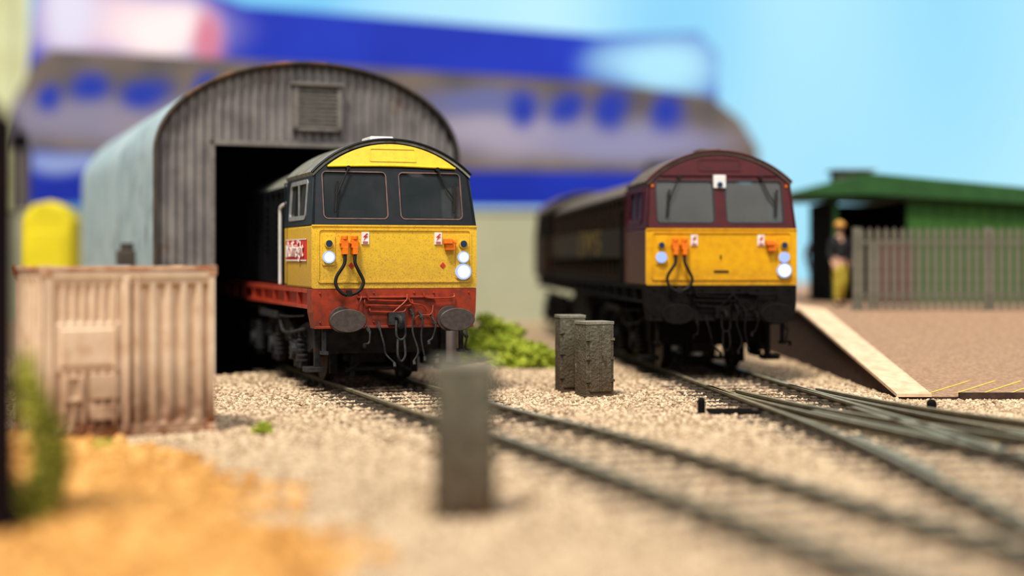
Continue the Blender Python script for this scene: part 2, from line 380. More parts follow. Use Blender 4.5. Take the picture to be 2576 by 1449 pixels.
for path in (path1,path2,path3,path4):
    for s in (-1,1):
        q=[]
        for i,p in enumerate(path):
            dd=(path[min(i+1,len(path)-1)]-path[max(i-1,0)]).normalized(); q.append((p.x-dd.y*s*GH,p.y+dd.x*s*GH))
        for (ax,ay),(bx,by) in zip(q[:-1],q[1:]):
            l2=(bx-ax)**2+(by-ay)**2
            t=np.clip(((X-ax)*(bx-ax)+(Y-ay)*(by-ay))/l2,0,1)
            dmin=np.minimum(dmin,np.hypot(X-ax-t*(bx-ax),Y-ay-t*(by-ay)))
keep&=dmin>.085
rnd=np.random.rand(N)
for (px,py,dx,dy) in sleepers:
    al=np.abs((X-px)*dx+(Y-py)*dy); ac=np.abs(-(X-px)*dy+(Y-py)*dx)
    keep&=~((al<.13)&(ac<1.2)&((rnd<.5)|(dmin<.25)))
X,Y=X[keep],Y[keep]; dmn=dmin[keep]
R=np.random.uniform(.019,.040,len(X)); R=np.where(dmn<.3,R*.8,R)
P=np.stack([X,Y,R*.35+np.where(dmn<1.0,.018,0)],-1)
o=stones('ballast',P,R,M['stone']); top(o,'loose pale beige ballast stones spread around the tracks','ballast',kind='stuff')

nx,ny=150,150
gx=np.linspace(-7.2,-.6,nx); gy=np.linspace(7.6,18.5,ny)
GX,GY=np.meshgrid(gx,gy)
inside=(sand_edge(GY)-GX)
Z=np.zeros_like(GX)
for i in range(ny):
    for j in range(nx):
        k=min(1,max(0,(inside[i,j]+.05)/.5))
        Z[i,j]=-.03+k*(.06+.07*noise.noise((GX[i,j]*2.2,GY[i,j]*2.2,0))+.04*noise.noise((GX[i,j]*7,GY[i,j]*7,3)))
ev=np.stack([GX.ravel(),GY.ravel(),Z.ravel()],-1); ef=[]
for i in range(ny-1):
    for j in range(nx-1):
        a=i*nx+j; ef+= [(a,a+1,a+nx+1),(a,a+nx+1,a+nx)]
n=16000
sy=8.2+10.2*np.random.rand(n); sx=-7+6.4*np.random.rand(n); k=(sx<sand_edge(sy)+.3*np.random.randn(n)); sx,sy=sx[k],sy[k]
iz=np.clip((sand_edge(sy)-sx+.05)/.5,0,1)*.07
sr=np.random.uniform(.03,.11,len(sx))
o=stones('sand_patch',np.stack([sx,sy,iz],-1),sr,M['sandg'],flat=.8,extra=(ev,np.array(ef)))
top(o,'lumpy orange sand spilled over the ballast','sand',kind='stuff')

# ------------------------------------------------------------ foliage
def bush(name,c,rx,ry,rz,n,r,m,label,cat='bush'):
    P=[]
    while len(P)<n:
        p=np.random.uniform(-1,1,3)
        if p@p<1 and p[2]>-.25:
            wob=1+.5*noise.noise(Vector(p*2.3)+Vector(c))
            P.append((p[0]*rx*wob,p[1]*ry*wob,(max(p[2],-.05)+.05)*rz*wob+.02))
    P=np.array(P); o=stones(name,P,np.random.uniform(.5,1.2,len(P))*r,m,flat=.9)
    o.location=c; top(o,label,cat,kind='stuff' if cat=='grass tuft' else None); return o
bush('bush',(-.45,31.6,0),.8,.6,.80,2600,.06,M['leaf'],'bright green mossy shrub growing beside the yellow locomotive')
bush('bush',(.30,30.2,0),.70,.55,.46,2000,.05,M['leaf'],'low bright green mossy shrub on the ballast')
P=[]
for k in range(900):
    t=random.random(); a=random.uniform(0,2*pi); rr=(.04+.13*math.sin(pi*min(1,t*1.1))**.7)*random.random()**.5
    P.append((.10*math.sin(t*5)+rr*math.cos(a)+.02,rr*math.sin(a),t*1.40))
P=np.array(P); o=stones('bush',P,np.random.uniform(.015,.045,len(P)),M['leafdk']); o.location=(-3.93,12.5,0); top(o,'tall thin olive green shrub beside the black post','bush')
bush('bush',(-3.82,12.0,0),.17,.25,.45,500,.035,M['leafdk'],'small dark olive shrub beside the black post')
for (x,y,s) in ((-3.1,18.7,.13),(-4.5,16.6,.16)):
    bush('grass_tuft',(x,y,.03),s,s,s*.8,160,.022,M['leaf'],'tiny green moss tuft on the ballast','grass tuft')

# ------------------------------------------------------------ locomotive
def build_loco(loc,h,K,label,first):
    E=empty('locomotive',(loc[0],loc[1],.15),h); top(E,label,'locomotive')
    RAKE=.25
    GL=M['glass'] if first else M['glass2']; IN=M['interior'] if first else M['interior2']
    yk=lambda z:(z-2.56)*RAKE
    hw=lambda z:1.33-(z-2.56)*.073
    Rr=1.74; ZC=3.93-Rr
    cabparts=[]
    b=B().box(-1.33,1.33,.02,2.3,1.57,2.56); cab=b.done('cab',K['side'],E,bevel=.035); cabparts.append(cab)
    b=B().panel([rrect(-1.335,1.335,1.572,2.562,.04)],lambda a,z,d:(a,-.015+d,z),.06)
    b.panel([rrect(-1.24,1.24,1.66,2.50,.05),rrect(-1.215,1.215,1.685,2.475,.04)],lambda a,z,d:(a,-.032+d,z),.03)
    b.box(-1.33,1.33,-.03,.0,2.535,2.562)
    nose=b.done('nose_panel',K['nose'],cab,bevel=.008)
    arc=[(1.25-2.5*i/24,ZC+math.sqrt(Rr**2-(1.25-2.5*i/24)**2)-.03) for i in range(25)]
    out=[(-1.33,2.56),(1.33,2.56)]+arc
    wl=(-1.13,-.11,2.66,3.40); wr=(.10,1.11,2.66,3.40)
    fr=lambda a,z,d:(a,yk(z)+d,z)
    b=B().panel([out,rrect(*wl,.07),rrect(*wr,.07)],fr,.06)
    wf=b.done('window_surround',K['band'],E,bevel=.006); cabparts.append(wf)
    for wn in (wl,wr):
        x0,x1,z0,z1=wn
        B().panel([rrect(x0-.008,x1+.008,z0-.008,z1+.008,.08),rrect(x0+.008,x1-.008,z0+.008,z1-.008,.06)],lambda a,z,d:(a,yk(z)-.010+d,z),.03).done('window_rim',M['rim'] if first else M['black'],wf)
        B().panel([rrect(x0,x1,z0,z1,.065)],lambda a,z,d:(a,yk(z)+.02+d,z),.012).done('windscreen',GL,wf,label='dark tinted windscreen glass')
    for (xa,xb) in ((-.86,-.93),(.86,.98)):
        b=B().tube([(xa+(.15 if xa<0 else -.12),yk(3.45)-.05,3.46),(xa,yk(3.15)-.06,3.15),(xb,yk(2.98)-.05,2.98)],.013,smooth=False)
        b.tube([(xb+.03,yk(3.22)-.06,3.24),(xb-.02,yk(2.8)-.05,2.76)],.017,smooth=False)
        b.cyl((xa+(.15 if xa<0 else -.12),yk(3.45)-.06,3.46),(xa+(.15 if xa<0 else -.12),yk(3.45)+.02,3.46),.035,10)
        b.done('wiper',M['rubber'],wf)
    for sgn in (-1,1):
        outl=[(0.0,2.56),(2.3,2.56),(2.3,3.38),(yk(3.38),3.38)]
        hole=rrect(.52,1.86,2.68,3.26,.07)
        f=lambda a,z,d,s=sgn:(s*(hw(z)-d),a,z)
        b=B().panel([outl,hole],f,.05); p=b.done('side_window_panel',K['bandside'],E); cabparts.append(p)
        B().panel([rrect(.49,1.89,2.65,3.29,.09),rrect(.56,1.82,2.72,3.22,.05)],lambda a,z,d,s=sgn:(s*(hw(z)+.015-d),a,z),.03).box(sgn*hw(3)-.01,sgn*hw(3)+.012,1.15,1.2,2.7,3.24).done('side_window_frame',K['swf'],p)
        B().panel([rrect(.53,1.85,2.69,3.25,.06)],lambda a,z,d,s=sgn:(s*(hw(z)-.02-d),a,z),.01).done('side_window',GL,p)
    B().box(-1.26,1.26,2.24,2.3,2.56,3.45).done('cab_bulkhead',IN,cab)
    for sx in (-.62,.58):
        B().box(sx-.2,sx+.2,.95,1.35,2.56,2.7).box(sx-.2,sx+.2,1.3,1.4,2.6,3.1).done('cab_seat',M['rubber'],cab,bevel=.03)
    B().box(-1.15,1.15,.2,.45,2.56,2.68).box(-.9,-.4,.3,.5,2.66,2.8).done('control_desk',M['rubber'],cab,bevel=.02)
    n=28; vs=[];fs=[]
    xs=[-1.27+2.54*i/n for i in range(n+1)]
    for x in xs:
        z=ZC+math.sqrt(Rr**2-x*x)
        vs+=[(x*1.02,yk(z)-.05,z+.01),(x*1.02,2.34,z+.01),(x,yk(z)-.05,z-.055),(x,2.34,z-.055)]
    for i in range(n):
        a=i*4;c=a+4
        fs+=[(a,a+1,c+1,c),(a+2,c+2,c+3,a+3),(a,c,c+2,a+2),(a+1,a+3,c+3,c+1)]
    fs+=[(0,2,3,1),(n*4,n*4+1,n*4+3,n*4+2)]
    b=B(); b.add(vs,fs); rf=b.done('cab_roof',K['roof'],E,smooth=True); cabparts.append(rf)
    B().tube([(x*1.02,yk(ZC+math.sqrt(Rr**2-x*x))-.05,ZC+math.sqrt(Rr**2-x*x)+.0) for x in xs],.022,6,smooth=False).done('roof_lip',K['lip'],rf)
    R2=Rr-.075
    xm=math.sqrt(R2**2-(3.49-ZC)**2)
    dome=[(xm-2*xm*i/20,ZC+math.sqrt(max(0,R2**2-(xm-2*xm*i/20)**2))) for i in range(21)]
    b=B().panel([dome],lambda a,z,d:(a,yk(z)-.03+d,z),.04)
    b.panel([rrect(-.36,.40,3.57,3.79,.02),rrect(-.34,.38,3.59,3.77,.02)],lambda a,z,d:(a,yk(z)-.042+d,z),.02)
    if first: b.tube([(-xm,yk(3.49)-.04,3.48),(0,yk(3.52)-.04,3.505),(xm,yk(3.49)-.04,3.48)],.018,6)
    b.done('roof_dome_panel',K['dome'],rf)
    b=B().box(-.28,.1,.5,1.1,3.9,3.99); b.done('roof_hatch',M['white'] if first else K['roof'],rf,bevel=.02)
    b=B().panel([[(-1.33,1.57),(1.33,1.57),(1.32,1.2),(1.27,.95),(-1.27,.95),(-1.32,1.2)]],lambda a,z,d:(a,-.01+d,z),.4)
    b.box(-1.28,1.28,-.03,.0,.95,.99); b.box(-.62,.62,-.06,.0,1.42,1.45)
    for x in (-1.2,-.6,-.35,.3,.62,1.2):
        for z in (1.05,1.5): b.cyl((x,-.01,z),(x,-.03,z),.018,8)
    beam=b.done('buffer_beam',K['val'],E,bevel=.012)
    b=B()
    for z,xa,xb in ((1.40,-.45,.15),(1.32,-.5,.2),(1.22,-.42,.1)):
        b.tube([(xa,-.03,z+.09),(xa,-.07,z),(xa+.1,-.07,z-.01),(xb,-.07,z-.02),(xb+.05,-.05,z+.08)],.014,6)
    b.tube([(-.05,-.07,1.2),(.15,-.09,1.38),(.17,-.06,1.48)],.014,6)
    b.tube([(.45,-.05,1.5),(.5,-.07,1.42),(.9,-.07,1.42),(.95,-.05,1.48)],.014,6)
    b.tube([(.2,-.05,1.46),(.24,-.08,1.34),(.42,-.08,1.3),(.5,-.06,1.2)],.012,6)
    b.tube([(-.55,-.05,1.45),(-.6,-.08,1.3),(-.58,-.08,1.1),(-.5,-.05,1.0)],.012,6)
    b.tube([(.3,-.05,1.02),(.35,-.08,1.14),(.55,-.08,1.16),(.6,-.05,1.3)],.012,6)
    b.done('air_pipe',K['val'],beam)
    for sx in (-.865,.865):
        b=B().cyl((sx,-.02,1.09),(sx,-.06,1.09),.2,24).cyl((sx,-.05,1.09),(sx,-.44,1.09),.13,24).cyl((sx,-.2,1.09),(sx,-.46,1.09),.095,20)
        n=40
        b.cyl((sx,-.44,1.09),(sx,-.48,1.09),.22,n,.29,1.0,.62)
        b.cyl((sx,-.48,1.09),(sx,-.505,1.09),.29,n,.275,1.0,.62)
        b.done('buffer',M['buf'] if first else M['frame2'],beam,bevel=.006,smooth=True,label='dark grey oval buffer head')
    fm=K['under']
    b=B().box(-.13,.13,-.1,0,1.0,1.2).tube([(0,-.05,1.12),(0,-.3,1.12),(0,-.38,1.06),(0,-.34,.98),(0,-.26,.99)],.04,8)
    b.tube([(-.06,-.3,1.08),(-.07,-.34,.85),(0,-.34,.78),(.07,-.34,.85),(.06,-.3,1.08)],.020,8)
    b.tube([(-.05,-.34,.8),(-.06,-.38,.55),(0,-.36,.45),(.06,-.38,.55),(.05,-.34,.8)],.020,8)
    b.done('coupling_hook',fm,beam)
    for pts_ in ([(.22,-.04,1.25),(.24,-.2,1.15),(.22,-.22,.9),(.3,-.25,.6),(.22,-.3,.45)],
                 [(.36,-.04,1.2),(.38,-.22,1.1),(.36,-.22,.8),(.42,-.2,.5)],
                 [(-.28,-.04,1.05),(-.3,-.2,.95),(-.24,-.24,.7),(-.2,-.2,.55),(-.08,-.25,.42)],
                 [(-.46,-.04,1.0),(-.46,-.2,.9),(-.47,-.2,.74),(-.56,-.26,.72)],
                 [(.56,-.04,1.15),(.6,-.2,1.0),(.55,-.2,.8),(.48,-.22,.75)],
                 [(1.13,-.1,.95),(1.13,-.14,.8),(1.11,-.14,.62),(1.15,-.22,.6)]):
        b=B().tube(pts_,.016,8); p=pts_[-1]; b.cyl(p,(p[0],p[1]-.03,p[2]-.06),.026,8)
        p=pts_[1]; b.cyl((p[0],p[1],p[2]),(p[0],p[1]+.12,p[2]+.04),.028,8)
        b.done('brake_hose',fm,beam)
    for sx in (-1.12,1.1):
        B().box(sx-.03,sx+.03,.05,.12,.55,.98).box(sx-.05,sx+.05,-.02,.16,.55,.6).done('footstep',fm,beam)
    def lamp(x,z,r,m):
        B().cyl((x,-.02,z),(x,-.075,z),r*1.2,24).done('lamp_bezel_halo',K['nose'] if m is M['lampoff'] else M['lamp2'],nose,smooth=True)  # around lit lamps the ring glows blue as a painted halo
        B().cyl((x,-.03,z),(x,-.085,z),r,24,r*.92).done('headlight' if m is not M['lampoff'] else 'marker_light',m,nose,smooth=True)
    B().panel([rrect(-1.17,-.97,1.93,2.42,.02)],lambda a,z,d:(a,-.035+d,z),.03).done('lamp_panel',K['nose'],nose,bevel=.005)
    B().panel([rrect(.98,1.21,1.72,2.42,.02)],lambda a,z,d:(a,-.035+d,z),.03).done('lamp_panel',K['nose'],nose,bevel=.005)
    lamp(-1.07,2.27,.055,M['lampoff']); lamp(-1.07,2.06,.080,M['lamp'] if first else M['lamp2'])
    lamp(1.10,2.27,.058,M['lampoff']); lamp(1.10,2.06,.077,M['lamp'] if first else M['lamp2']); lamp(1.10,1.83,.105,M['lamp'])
    for x in (-.83,-.67):
        B().box(x-.055,x+.055,-.12,-.02,2.2,2.33).box(x-.04,x+.04,-.16,-.02,2.1,2.22).cyl((x,-.08,2.33),(x,-.08,2.39),.055,12).box(x-.07,x+.07,-.1,-.02,2.26,2.29).done('jumper_socket',M['orange'],nose,bevel=.008)
    B().box(.80,.95,-.12,-.02,2.17,2.33).cyl((.84,-.09,2.33),(.97,-.09,2.28),.035,10).box(.77,.9,-.15,-.03,2.27,2.35).done('jumper_socket',M['orange'],nose,bevel=.008)
    B().tube([(-.83,-.12,2.12),(-.85,-.14,1.95),(-.97,-.15,1.76),(-.98,-.16,1.62),(-.88,-.17,1.50),(-.76,-.17,1.48),(-.62,-.17,1.54),(-.55,-.16,1.68),(-.63,-.15,1.86),(-.68,-.14,1.98),(-.67,-.12,2.12)],.026,10).box(-.82,-.74,-.2,-.14,1.45,1.55).done('jumper_cable',M['rubber'],nose,smooth=True)
    for x in (-.49,.69):
        pl=B().box(x-.06,x+.06,-.035,-.0,2.26,2.45).done('warning_plate',M['white'],nose)
        b=B().panel([[(x+.02,2.43),(x-.035,2.375),(x-.0,2.372),(x-.03,2.325),(x+.04,2.385),(x+.005,2.388),(x+.04,2.425)]],lambda a,z,d:(a,-.043+d,z),.01)
        b.box(x-.04,x+.04,-.043,-.03,2.295,2.305).box(x-.04,x+.04,-.043,-.03,2.275,2.283)
        b.done('warning_flash',M['redsign'],pl)
    if first:
        for x,z in ((-.71,1.93),(.77,1.93)):
            B().panel([[(x,z-.05),(x+.045,z),(x,z+.05),(x-.045,z)]],lambda a,zz,d:(a,-.025+d,zz),.02).done('diamond_mark',M['redsign'],nose)
        sg=B().box(-1.345,-1.32,.36,2.06,2.00,2.35).done('sign_board',M['redsign'],cab)
        B().box(-1.350,-1.34,1.05,2.06,2.06,2.26).box(-1.350,-1.34,.36,2.06,2.00,2.02).box(-1.350,-1.34,.36,2.06,2.335,2.35).box(-1.350,-1.34,.9,1.1,2.29,2.34).box(-1.350,-1.34,1.35,1.5,2.26,2.34).box(-1.350,-1.34,1.8,1.92,2.26,2.34).done('sign_stripe',M['white'],sg)
        text_mesh('lettering_outline','Railfreight',.36,lambda x,y,z:(-1.353-z,1.21-x*.88,2.175+y),M['redsign'],sg,.004,.014)
        text_mesh('railfreight_lettering','Railfreight',.36,lambda x,y,z:(-1.360-z,1.21-x*.88,2.175+y),M['white'],sg,.004,-.002)
    else:
        b=B().box(-.11,.11,yk(3.3)-.05,yk(3.3)+.05,3.27,3.5)
        b.done('marker_box',M['white'],wf,bevel=.01,label='small white marker light box')
        B().cyl((0,yk(3.3)-.05,3.33),(0,yk(3.3)-.07,3.33),.05,12).done('marker_light',M['lampoff'],wf)
        B().box(-.14,.12,-.03,-.0,1.8,1.83).box(-.03,-.01,-.03,0,2.03,2.1).done('number_plate',M['rubber'],nose)
        for x in (-1.19,1.19): B().box(x-.02,x+.02,yk(3.3)-.03,yk(3.3),3.29,3.33).done('marker_light',M['orange'],wf)
    B().panel([rrect(2.02,2.27,1.6,3.3,.02),rrect(2.04,2.25,1.62,3.28,.02)],lambda a,z,d:(-1.335+d,a,z),.02).done('cab_door',K['bandside'],cab)
    for sx in (-1,1):
        B().tube([(sx*1.28,2.95,1.6),(sx*1.28,2.95,2.75),(sx*1.28,2.85,2.93),(sx*1.2,2.4,3.0)],.028,8).done('handrail',K['hand'],E)
    b=B()
    yA,yB=2.3,16.7
    pr=[(-1.04,1.57),(-1.04,3.32)]+[(-1.04+2.08*i/14,3.32+.45*math.sin(pi*i/14)**.8) for i in range(1,14)]+[(1.04,3.32),(1.04,1.57)]
    vs=[(x,yA,z) for x,z in pr]+[(x,yB,z) for x,z in pr]; n=len(pr)
    b.mi(0); b.add(vs,[(i,(i+1)%n,n+(i+1)%n,n+i) for i in range(n) if not (1<=i<=14)]+[tuple(range(n)),tuple(range(n,2*n))])
    b.mi(1); b.add(vs,[(i,(i+1)%n,n+(i+1)%n,n+i) for i in range(1,15)])
    hd=b.done('engine_hood',[K['hood'],K['hoodroof']],E,smooth=True)
    for sx in (-1,1):
        b=B(); y=2.6
        b.box(sx*1.06-.03,sx*1.06+.03,2.5,16.6,1.6,1.66).box(sx*1.06-.03,sx*1.06+.03,2.5,16.6,3.22,3.28)
        while y<16.5:
            b.box(sx*1.07-.035,sx*1.07+.035,y,y+.05,1.62,3.26)
            if int(y*1.7)%2==0:
                for k in range(7): b.box(sx*1.05-.03,sx*1.05+.03,y+.02,y+.62,2.2+k*.13,2.25+k*.13)
            y+=.6
        b.done('hood_door',K['hood'],hd)
    if not first:
        B().box(-1.12,-1.04,2.4,16.6,2.05,2.65).done('livery_stripe',K['stripe'],hd)
        text_mesh('ews_lettering','EWS',.80,lambda x,y,z:(-1.125-z,8.6-x*2.2,2.34+y),M['gold'],hd,.01)
    B().box(-1.2,1.2,16.75,18.3,2.5,3.36).done('rear_cab_dark_fill',M['dark'],E)  # solid near-black block added as the shade inside the rear cab
    for p in cabparts:
        c=dup(p); c.rotation_euler=(0,0,pi); c.location=(0,19,0)
        if 'roof' not in p.name:
            c.data=p.data.copy(); c.data.materials[0]=K['hood']  # rear cab takes the dark hood colour as painted-in shade
    b=B()
    for sx in (-1,1):
        xo=sx*1.32; xi=sx*1.22
        b.box(min(xo,xi),max(xo,xi),.38,18.6,1.50,1.57); b.box(min(xo,xi),max(xo,xi),.38,18.6,1.25,1.30)
        b.box(min(sx*1.25,xi),max(sx*1.25,xi),.38,18.6,1.3,1.5)
        y=1.2
        while y<18.5: b.box(min(xo,xi),max(xo,xi),y,y+.04,1.3,1.5); y+=1.1
    b.box(-1.22,1.22,.38,18.6,1.48,1.56)
    b.done('solebar',K['sole'],E)
    B().box(-1.15,1.15,8.2,11.2,.45,1.3).box(-1.2,1.2,8.5,10.9,.9,1.25).done('fuel_tank',fm,E,bevel=.05)
    def bogie(y0):
        bg_=empty('bogie',(0,y0,0),0,E)
        b=B()
        for sx in (-1,1):
            f=lambda a,z,d,s=sx:(s*(1.08-d),a,z)
            out=[(-3.1,.62),(-3.1,.95),(-2.5,1.0),(-1.4,.82),(-.8,1.0),(.8,1.0),(1.4,.82),(2.5,1.0),(3.1,.95),(3.1,.62),(2.6,.5),(1.4,.6),(-1.4,.6),(-2.6,.5)]
            b.panel([out],f,.12)
            for ax in (-2.05,0,2.05):
                b.box(min(sx*1.0,sx*1.2),max(sx*1.0,sx*1.2),ax-.17,ax+.17,.32,.68)
                b.cyl((sx*1.18,ax,.5),(sx*1.27,ax,.5),.13,16)
                b.box(min(sx*1.05,sx*1.15),max(sx*1.05,sx*1.15),ax-.34,ax+.34,.22,.32)
                for q in (-.36,.36):
                    for kk in range(5): b.cyl((sx*1.13,ax+q,.34+kk*.085),(sx*1.13,ax+q,.38+kk*.085),.1,12)
                    b.box(min(sx*1.02,sx*1.2),max(sx*1.02,sx*1.2),ax+q-.09,ax+q+.09,.74,.86)
            b.tube([(sx*1.2,-2.9,.9),(sx*1.22,-1.2,.78),(sx*1.22,-.8,1.1)],.03,8)
            b.tube([(sx*1.22,-3.0,1.12),(sx*1.24,-1.0,1.05),(sx*1.24,1.0,1.15),(sx*1.22,3.0,1.1)],.022,8)
            b.box(min(sx*.95,sx*1.25),max(sx*.95,sx*1.25),-3.3,-2.95,.22,.30); b.box(min(sx*1.0,sx*1.1),max(sx*1.0,sx*1.1),-3.2,-3.1,.22,.95)
            b.box(min(sx*1.15,sx*1.3),max(sx*1.15,sx*1.3),-.9,.9,1.0,1.12)
        b.box(-1.05,1.05,-3.15,-2.95,.5,.95); b.box(-1.05,1.05,2.95,3.15,.55,.9)
        b.done('bogie_frame',fm,bg_,bevel=.012)
        for ax in (-2.05,0,2.05):
            wb=B()
            for sx in (-1,1):
                wb.cyl((sx*.62,ax,.5),(sx*.74,ax,.5),.5,36); wb.cyl((sx*.60,ax,.5),(sx*.63,ax,.5),.53,36)
                wb.cyl((sx*.74,ax,.5),(sx*.80,ax,.5),.12,16)
            wb.cyl((-.62,ax,.5),(.62,ax,.5),.09,12); wb.box(-.3,.3,ax-.25,ax+.35,.3,.8)
            wb.done('wheelset',M['wheel'],bg_,smooth=True)
        b=B()
        for sx in (-1,1):
            b.box(sx*.68-.06,sx*.68+.06,-2.72,-2.62,.15,.7); b.box(sx*.4-.03,sx*.4+.03,-2.9,-2.8,.1,.6)
            b.tube([(sx*.35,-2.9,.6),(sx*.33,-3.0,.35),(sx*.55,-3.0,.2)],.03,8)
        b.box(-.5,.5,-2.85,-2.75,.2,.26)
        b.done('brake_rigging',fm,bg_)
    bogie(4.1); bogie(14.9)
    return E

K1=dict(side=M['yellow'],nose=M['yellow'],band=M['black'],bandside=M['slate'],roof=M['roofgrey'],lip=M['black'],dome=M['dome'],val=M['red'],under=M['frame'],hood=M['hood'],hoodroof=M['roofgrey'],sole=M['solered'],swf=M['silver'],hand=M['white'])
K2=dict(side=M['maroon'],nose=M['yellow2'],band=M['maroon'],bandside=M['maroon'],roof=M['roofbrown'],lip=M['maroon'],dome=M['maroon'],val=M['frame2'],under=M['frame2'],hood=M['maroondk'],hoodroof=M['roofbrown'],sole=M['frame2'],stripe=M['maroondk'],swf=M['maroon'],hand=M['frame2'])
build_loco(L1,h1,K1,'yellow and black diesel locomotive with red valance emerging from arched shed',True)
build_loco(L2,h2,K2,'maroon diesel locomotive with yellow nose standing beside the platform',False)

# ------------------------------------------------------------ arched shed
E=empty('engine_shed',(SC[0],SC[1],0),hs); top(E,'arched corrugated metal engine shed with open doorway and louvred vent','shed')
HW=2.88; AZ=4.15; AR=1.70
arch=lambda x:AZ+AR*math.sqrt(max(0,1-(x/HW)**2))
DX0,DX1,DH=-1.82,1.88,4.3
b=B(); step=.17/6
n=int(2*HW/step); xs=[-HW+2*HW*i/n for i in range(n+1)]
prof=lambda x: .03*max(-1,min(1,1.7*math.sin(2*pi*x/.17)))
for i in range(n):
    x0,x1=xs[i],xs[i+1]; xm=(x0+x1)/2
    zb=DH if DX0<xm<DX1 else 0
    b.add([(x0,prof(x0),zb),(x1,prof(x1),zb),(x1,prof(x1),arch(x1)),(x0,prof(x0),arch(x0))],[(0,1,2,3)])
fw=b.done('front_wall',M['shedfront'],E)
so=fw.modifiers.new('s','SOLIDIFY'); so.thickness=.04; so.offset=0
pf=[(-HW,0.0),(-HW,2.1),(-HW,AZ)]+[(-HW*math.cos(pi*i/36),AZ+AR*math.sin(pi*i/36)) for i in range(1,36)]+[(HW,AZ),(HW,2.1),(HW,0.0)]
def shell(off,y0,y1,st,amp):
    ny=int((y1-y0)/st); vs=[];fs=[]
    for j in range(ny+1):
        y=y0+(y1-y0)*j/ny; a=off+amp*math.sin(2*pi*y/.34)
        for i,(x,z) in enumerate(pf):
            if z<=AZ and abs(abs(x)-HW)<1e-6: nx_,nz_=math.copysign(1,x),0
            else:
                nx_,nz_=x/HW**2,(z-AZ)/AR**2; l=math.hypot(nx_,nz_); nx_/=l;nz_/=l
            vs.append((x+nx_*a,y,z+nz_*a))
    m=len(pf)
    for j in range(ny):
        for i in range(m-1): fs.append((j*m+i,j*m+i+1,(j+1)*m+i+1,(j+1)*m+i))
    return vs,fs
b=B(); b.add(*shell(.07,-.14,14,.085,.016)); b.done('roof_shell',M['shedside'],E,smooth=True)
b=B(); b.add(*shell(-.06,.06,13.9,2,0)); b.panel([pf],lambda a,z,d:(a,13.85+d,z),.1).box(-HW,HW,.08,13.9,-.02,.012); b.done('shed_shade_lining',M['shedin'],E)  # inner shell, back wall and floor coloured as dark shade
b=B()
b.tube([(x,-.14,z) for x,z in [(-HW-.05,0),(-HW-.05,AZ)]+[(-(HW+.05)*math.cos(pi*i/36),AZ+(AR+.05)*math.sin(pi*i/36)) for i in range(1,36)]+[(HW+.05,AZ),(HW+.05,0)]],.042,8,smooth=False)
b.done('roof_edge_trim',M['rust'],E,smooth=True)
b=B()
b.box(DX0-.1,DX0,-.07,.08,0,DH+.1).box(DX1,DX1+.1,-.07,.08,0,DH+.1).box(DX0-.1,DX1+.1,-.07,.08,DH,DH+.1)
b.done('door_frame',M['vent'],E,bevel=.01)
b=B(); x0,x1,z0,z1=-.316,.54,4.62,5.5
b.box(x0-.04,x1+.04,-.16,-.03,z1-.06,z1).box(x0-.04,x1+.04,-.16,-.03,z0,z0+.06).box(x0-.04,x0+.05,-.16,-.03,z0,z1).box(x1-.05,x1+.04,-.16,-.03,z0,z1)
b.box(x0,x1,-.07,-.03,z0,z1)
b.box(x0-.08,x1+.08,-.2,-.03,z1-.02,z1+.04)
for k in range(9):
    z=z0+.09+k*.08
    b.add([(x0+.05,-.15,z),(x1-.05,-.15,z),(x1-.05,-.15,z+.02),(x0+.05,-.15,z+.02),(x0+.05,-.08,z+.05),(x1-.05,-.08,z+.05),(x1-.05,-.08,z+.07),(x0+.05,-.08,z+.07)],[(0,1,2,3),(3,2,6,7),(4,5,6,7),(0,1,5,4)])
b.done('louvre_vent',M['vent'],E)
B().box(-3.25,-2.95,2.6,3.3,2.05,2.35).box(-3.2,-2.95,2.9,3.0,2.3,2.5).done('wall_box',M['rust'],E,bevel=.02)

# ------------------------------------------------------------ container
CA=Vector((-5.52,17.8,0)); CB=Vector((-3.74,18.95,0)); dv=CB-CA; W=dv.length; ang=math.atan2(dv.y,dv.x)
E=empty('storage_container',CA,ang); top(E,'cream ribbed metal storage container with rusty base and edges','container')
H=2.06; D=1.2
def sst(a,b,x): t=max(0,min(1,(x-a)/(b-a))); return t*t*(3-2*t)
def pulse(x,a,b,e=.015): return sst(a-e,a+e,x)*(1-sst(b-e,b+e,x))
def depth(u,z):
    d=0
    if u<.10 or u>W-.08: return .03
    if z>H-.11 or z<.08: return .025
    mid=W*.47
    if abs(u-mid)<.05: return .02+.02*pulse(u,mid-.03,mid+.03,.01)
    if u>mid:
        q=(u-mid-.05)/(W-.08-mid-.05)*5.0; f=q-math.floor(q)
        rib=pulse(f,.22,.70,.09)
        return -.085*(1-rib)*pulse(z,.18,H-.2,.03)
    else:
        q=(u-.12)/(mid-.17)*7; f=q-math.floor(q)
        if z>1.36: return -.05*pulse(f,.25,.75,.12)*pulse(z,1.42,H-.2,.03)
        if z>.86: return .022*(pulse(u,.2,mid-.12,.012)*pulse(z,.9,1.34,.012))
        d=-.05*pulse(f,.3,.75,.12)*pulse(z,.16,.82,.03)
        if .25<u<.45 and .48<z<.78: d=.03-.04*pulse(u,.29,.41,.01)*pulse(z,.52,.74,.01)
        if .55<u<mid-.08 and .25<z<.42: d=.035
        if .55<u<mid-.08 and .5<z<.8: d=.012
        return d
nu,nz=260,180; vs=[];fs=[]
for j in range(nz+1):
    for i in range(nu+1):
        u=W*i/nu; z=H*j/nz; vs.append((u,-depth(u,z),z))
for j in range(nz):
    for i in range(nu): a=j*(nu+1)+i; fs.append((a,a+1,a+nu+2,a+nu+1))
b=B(); b.add(vs,fs); b.done('door_face',M['cont'],E,smooth=True)
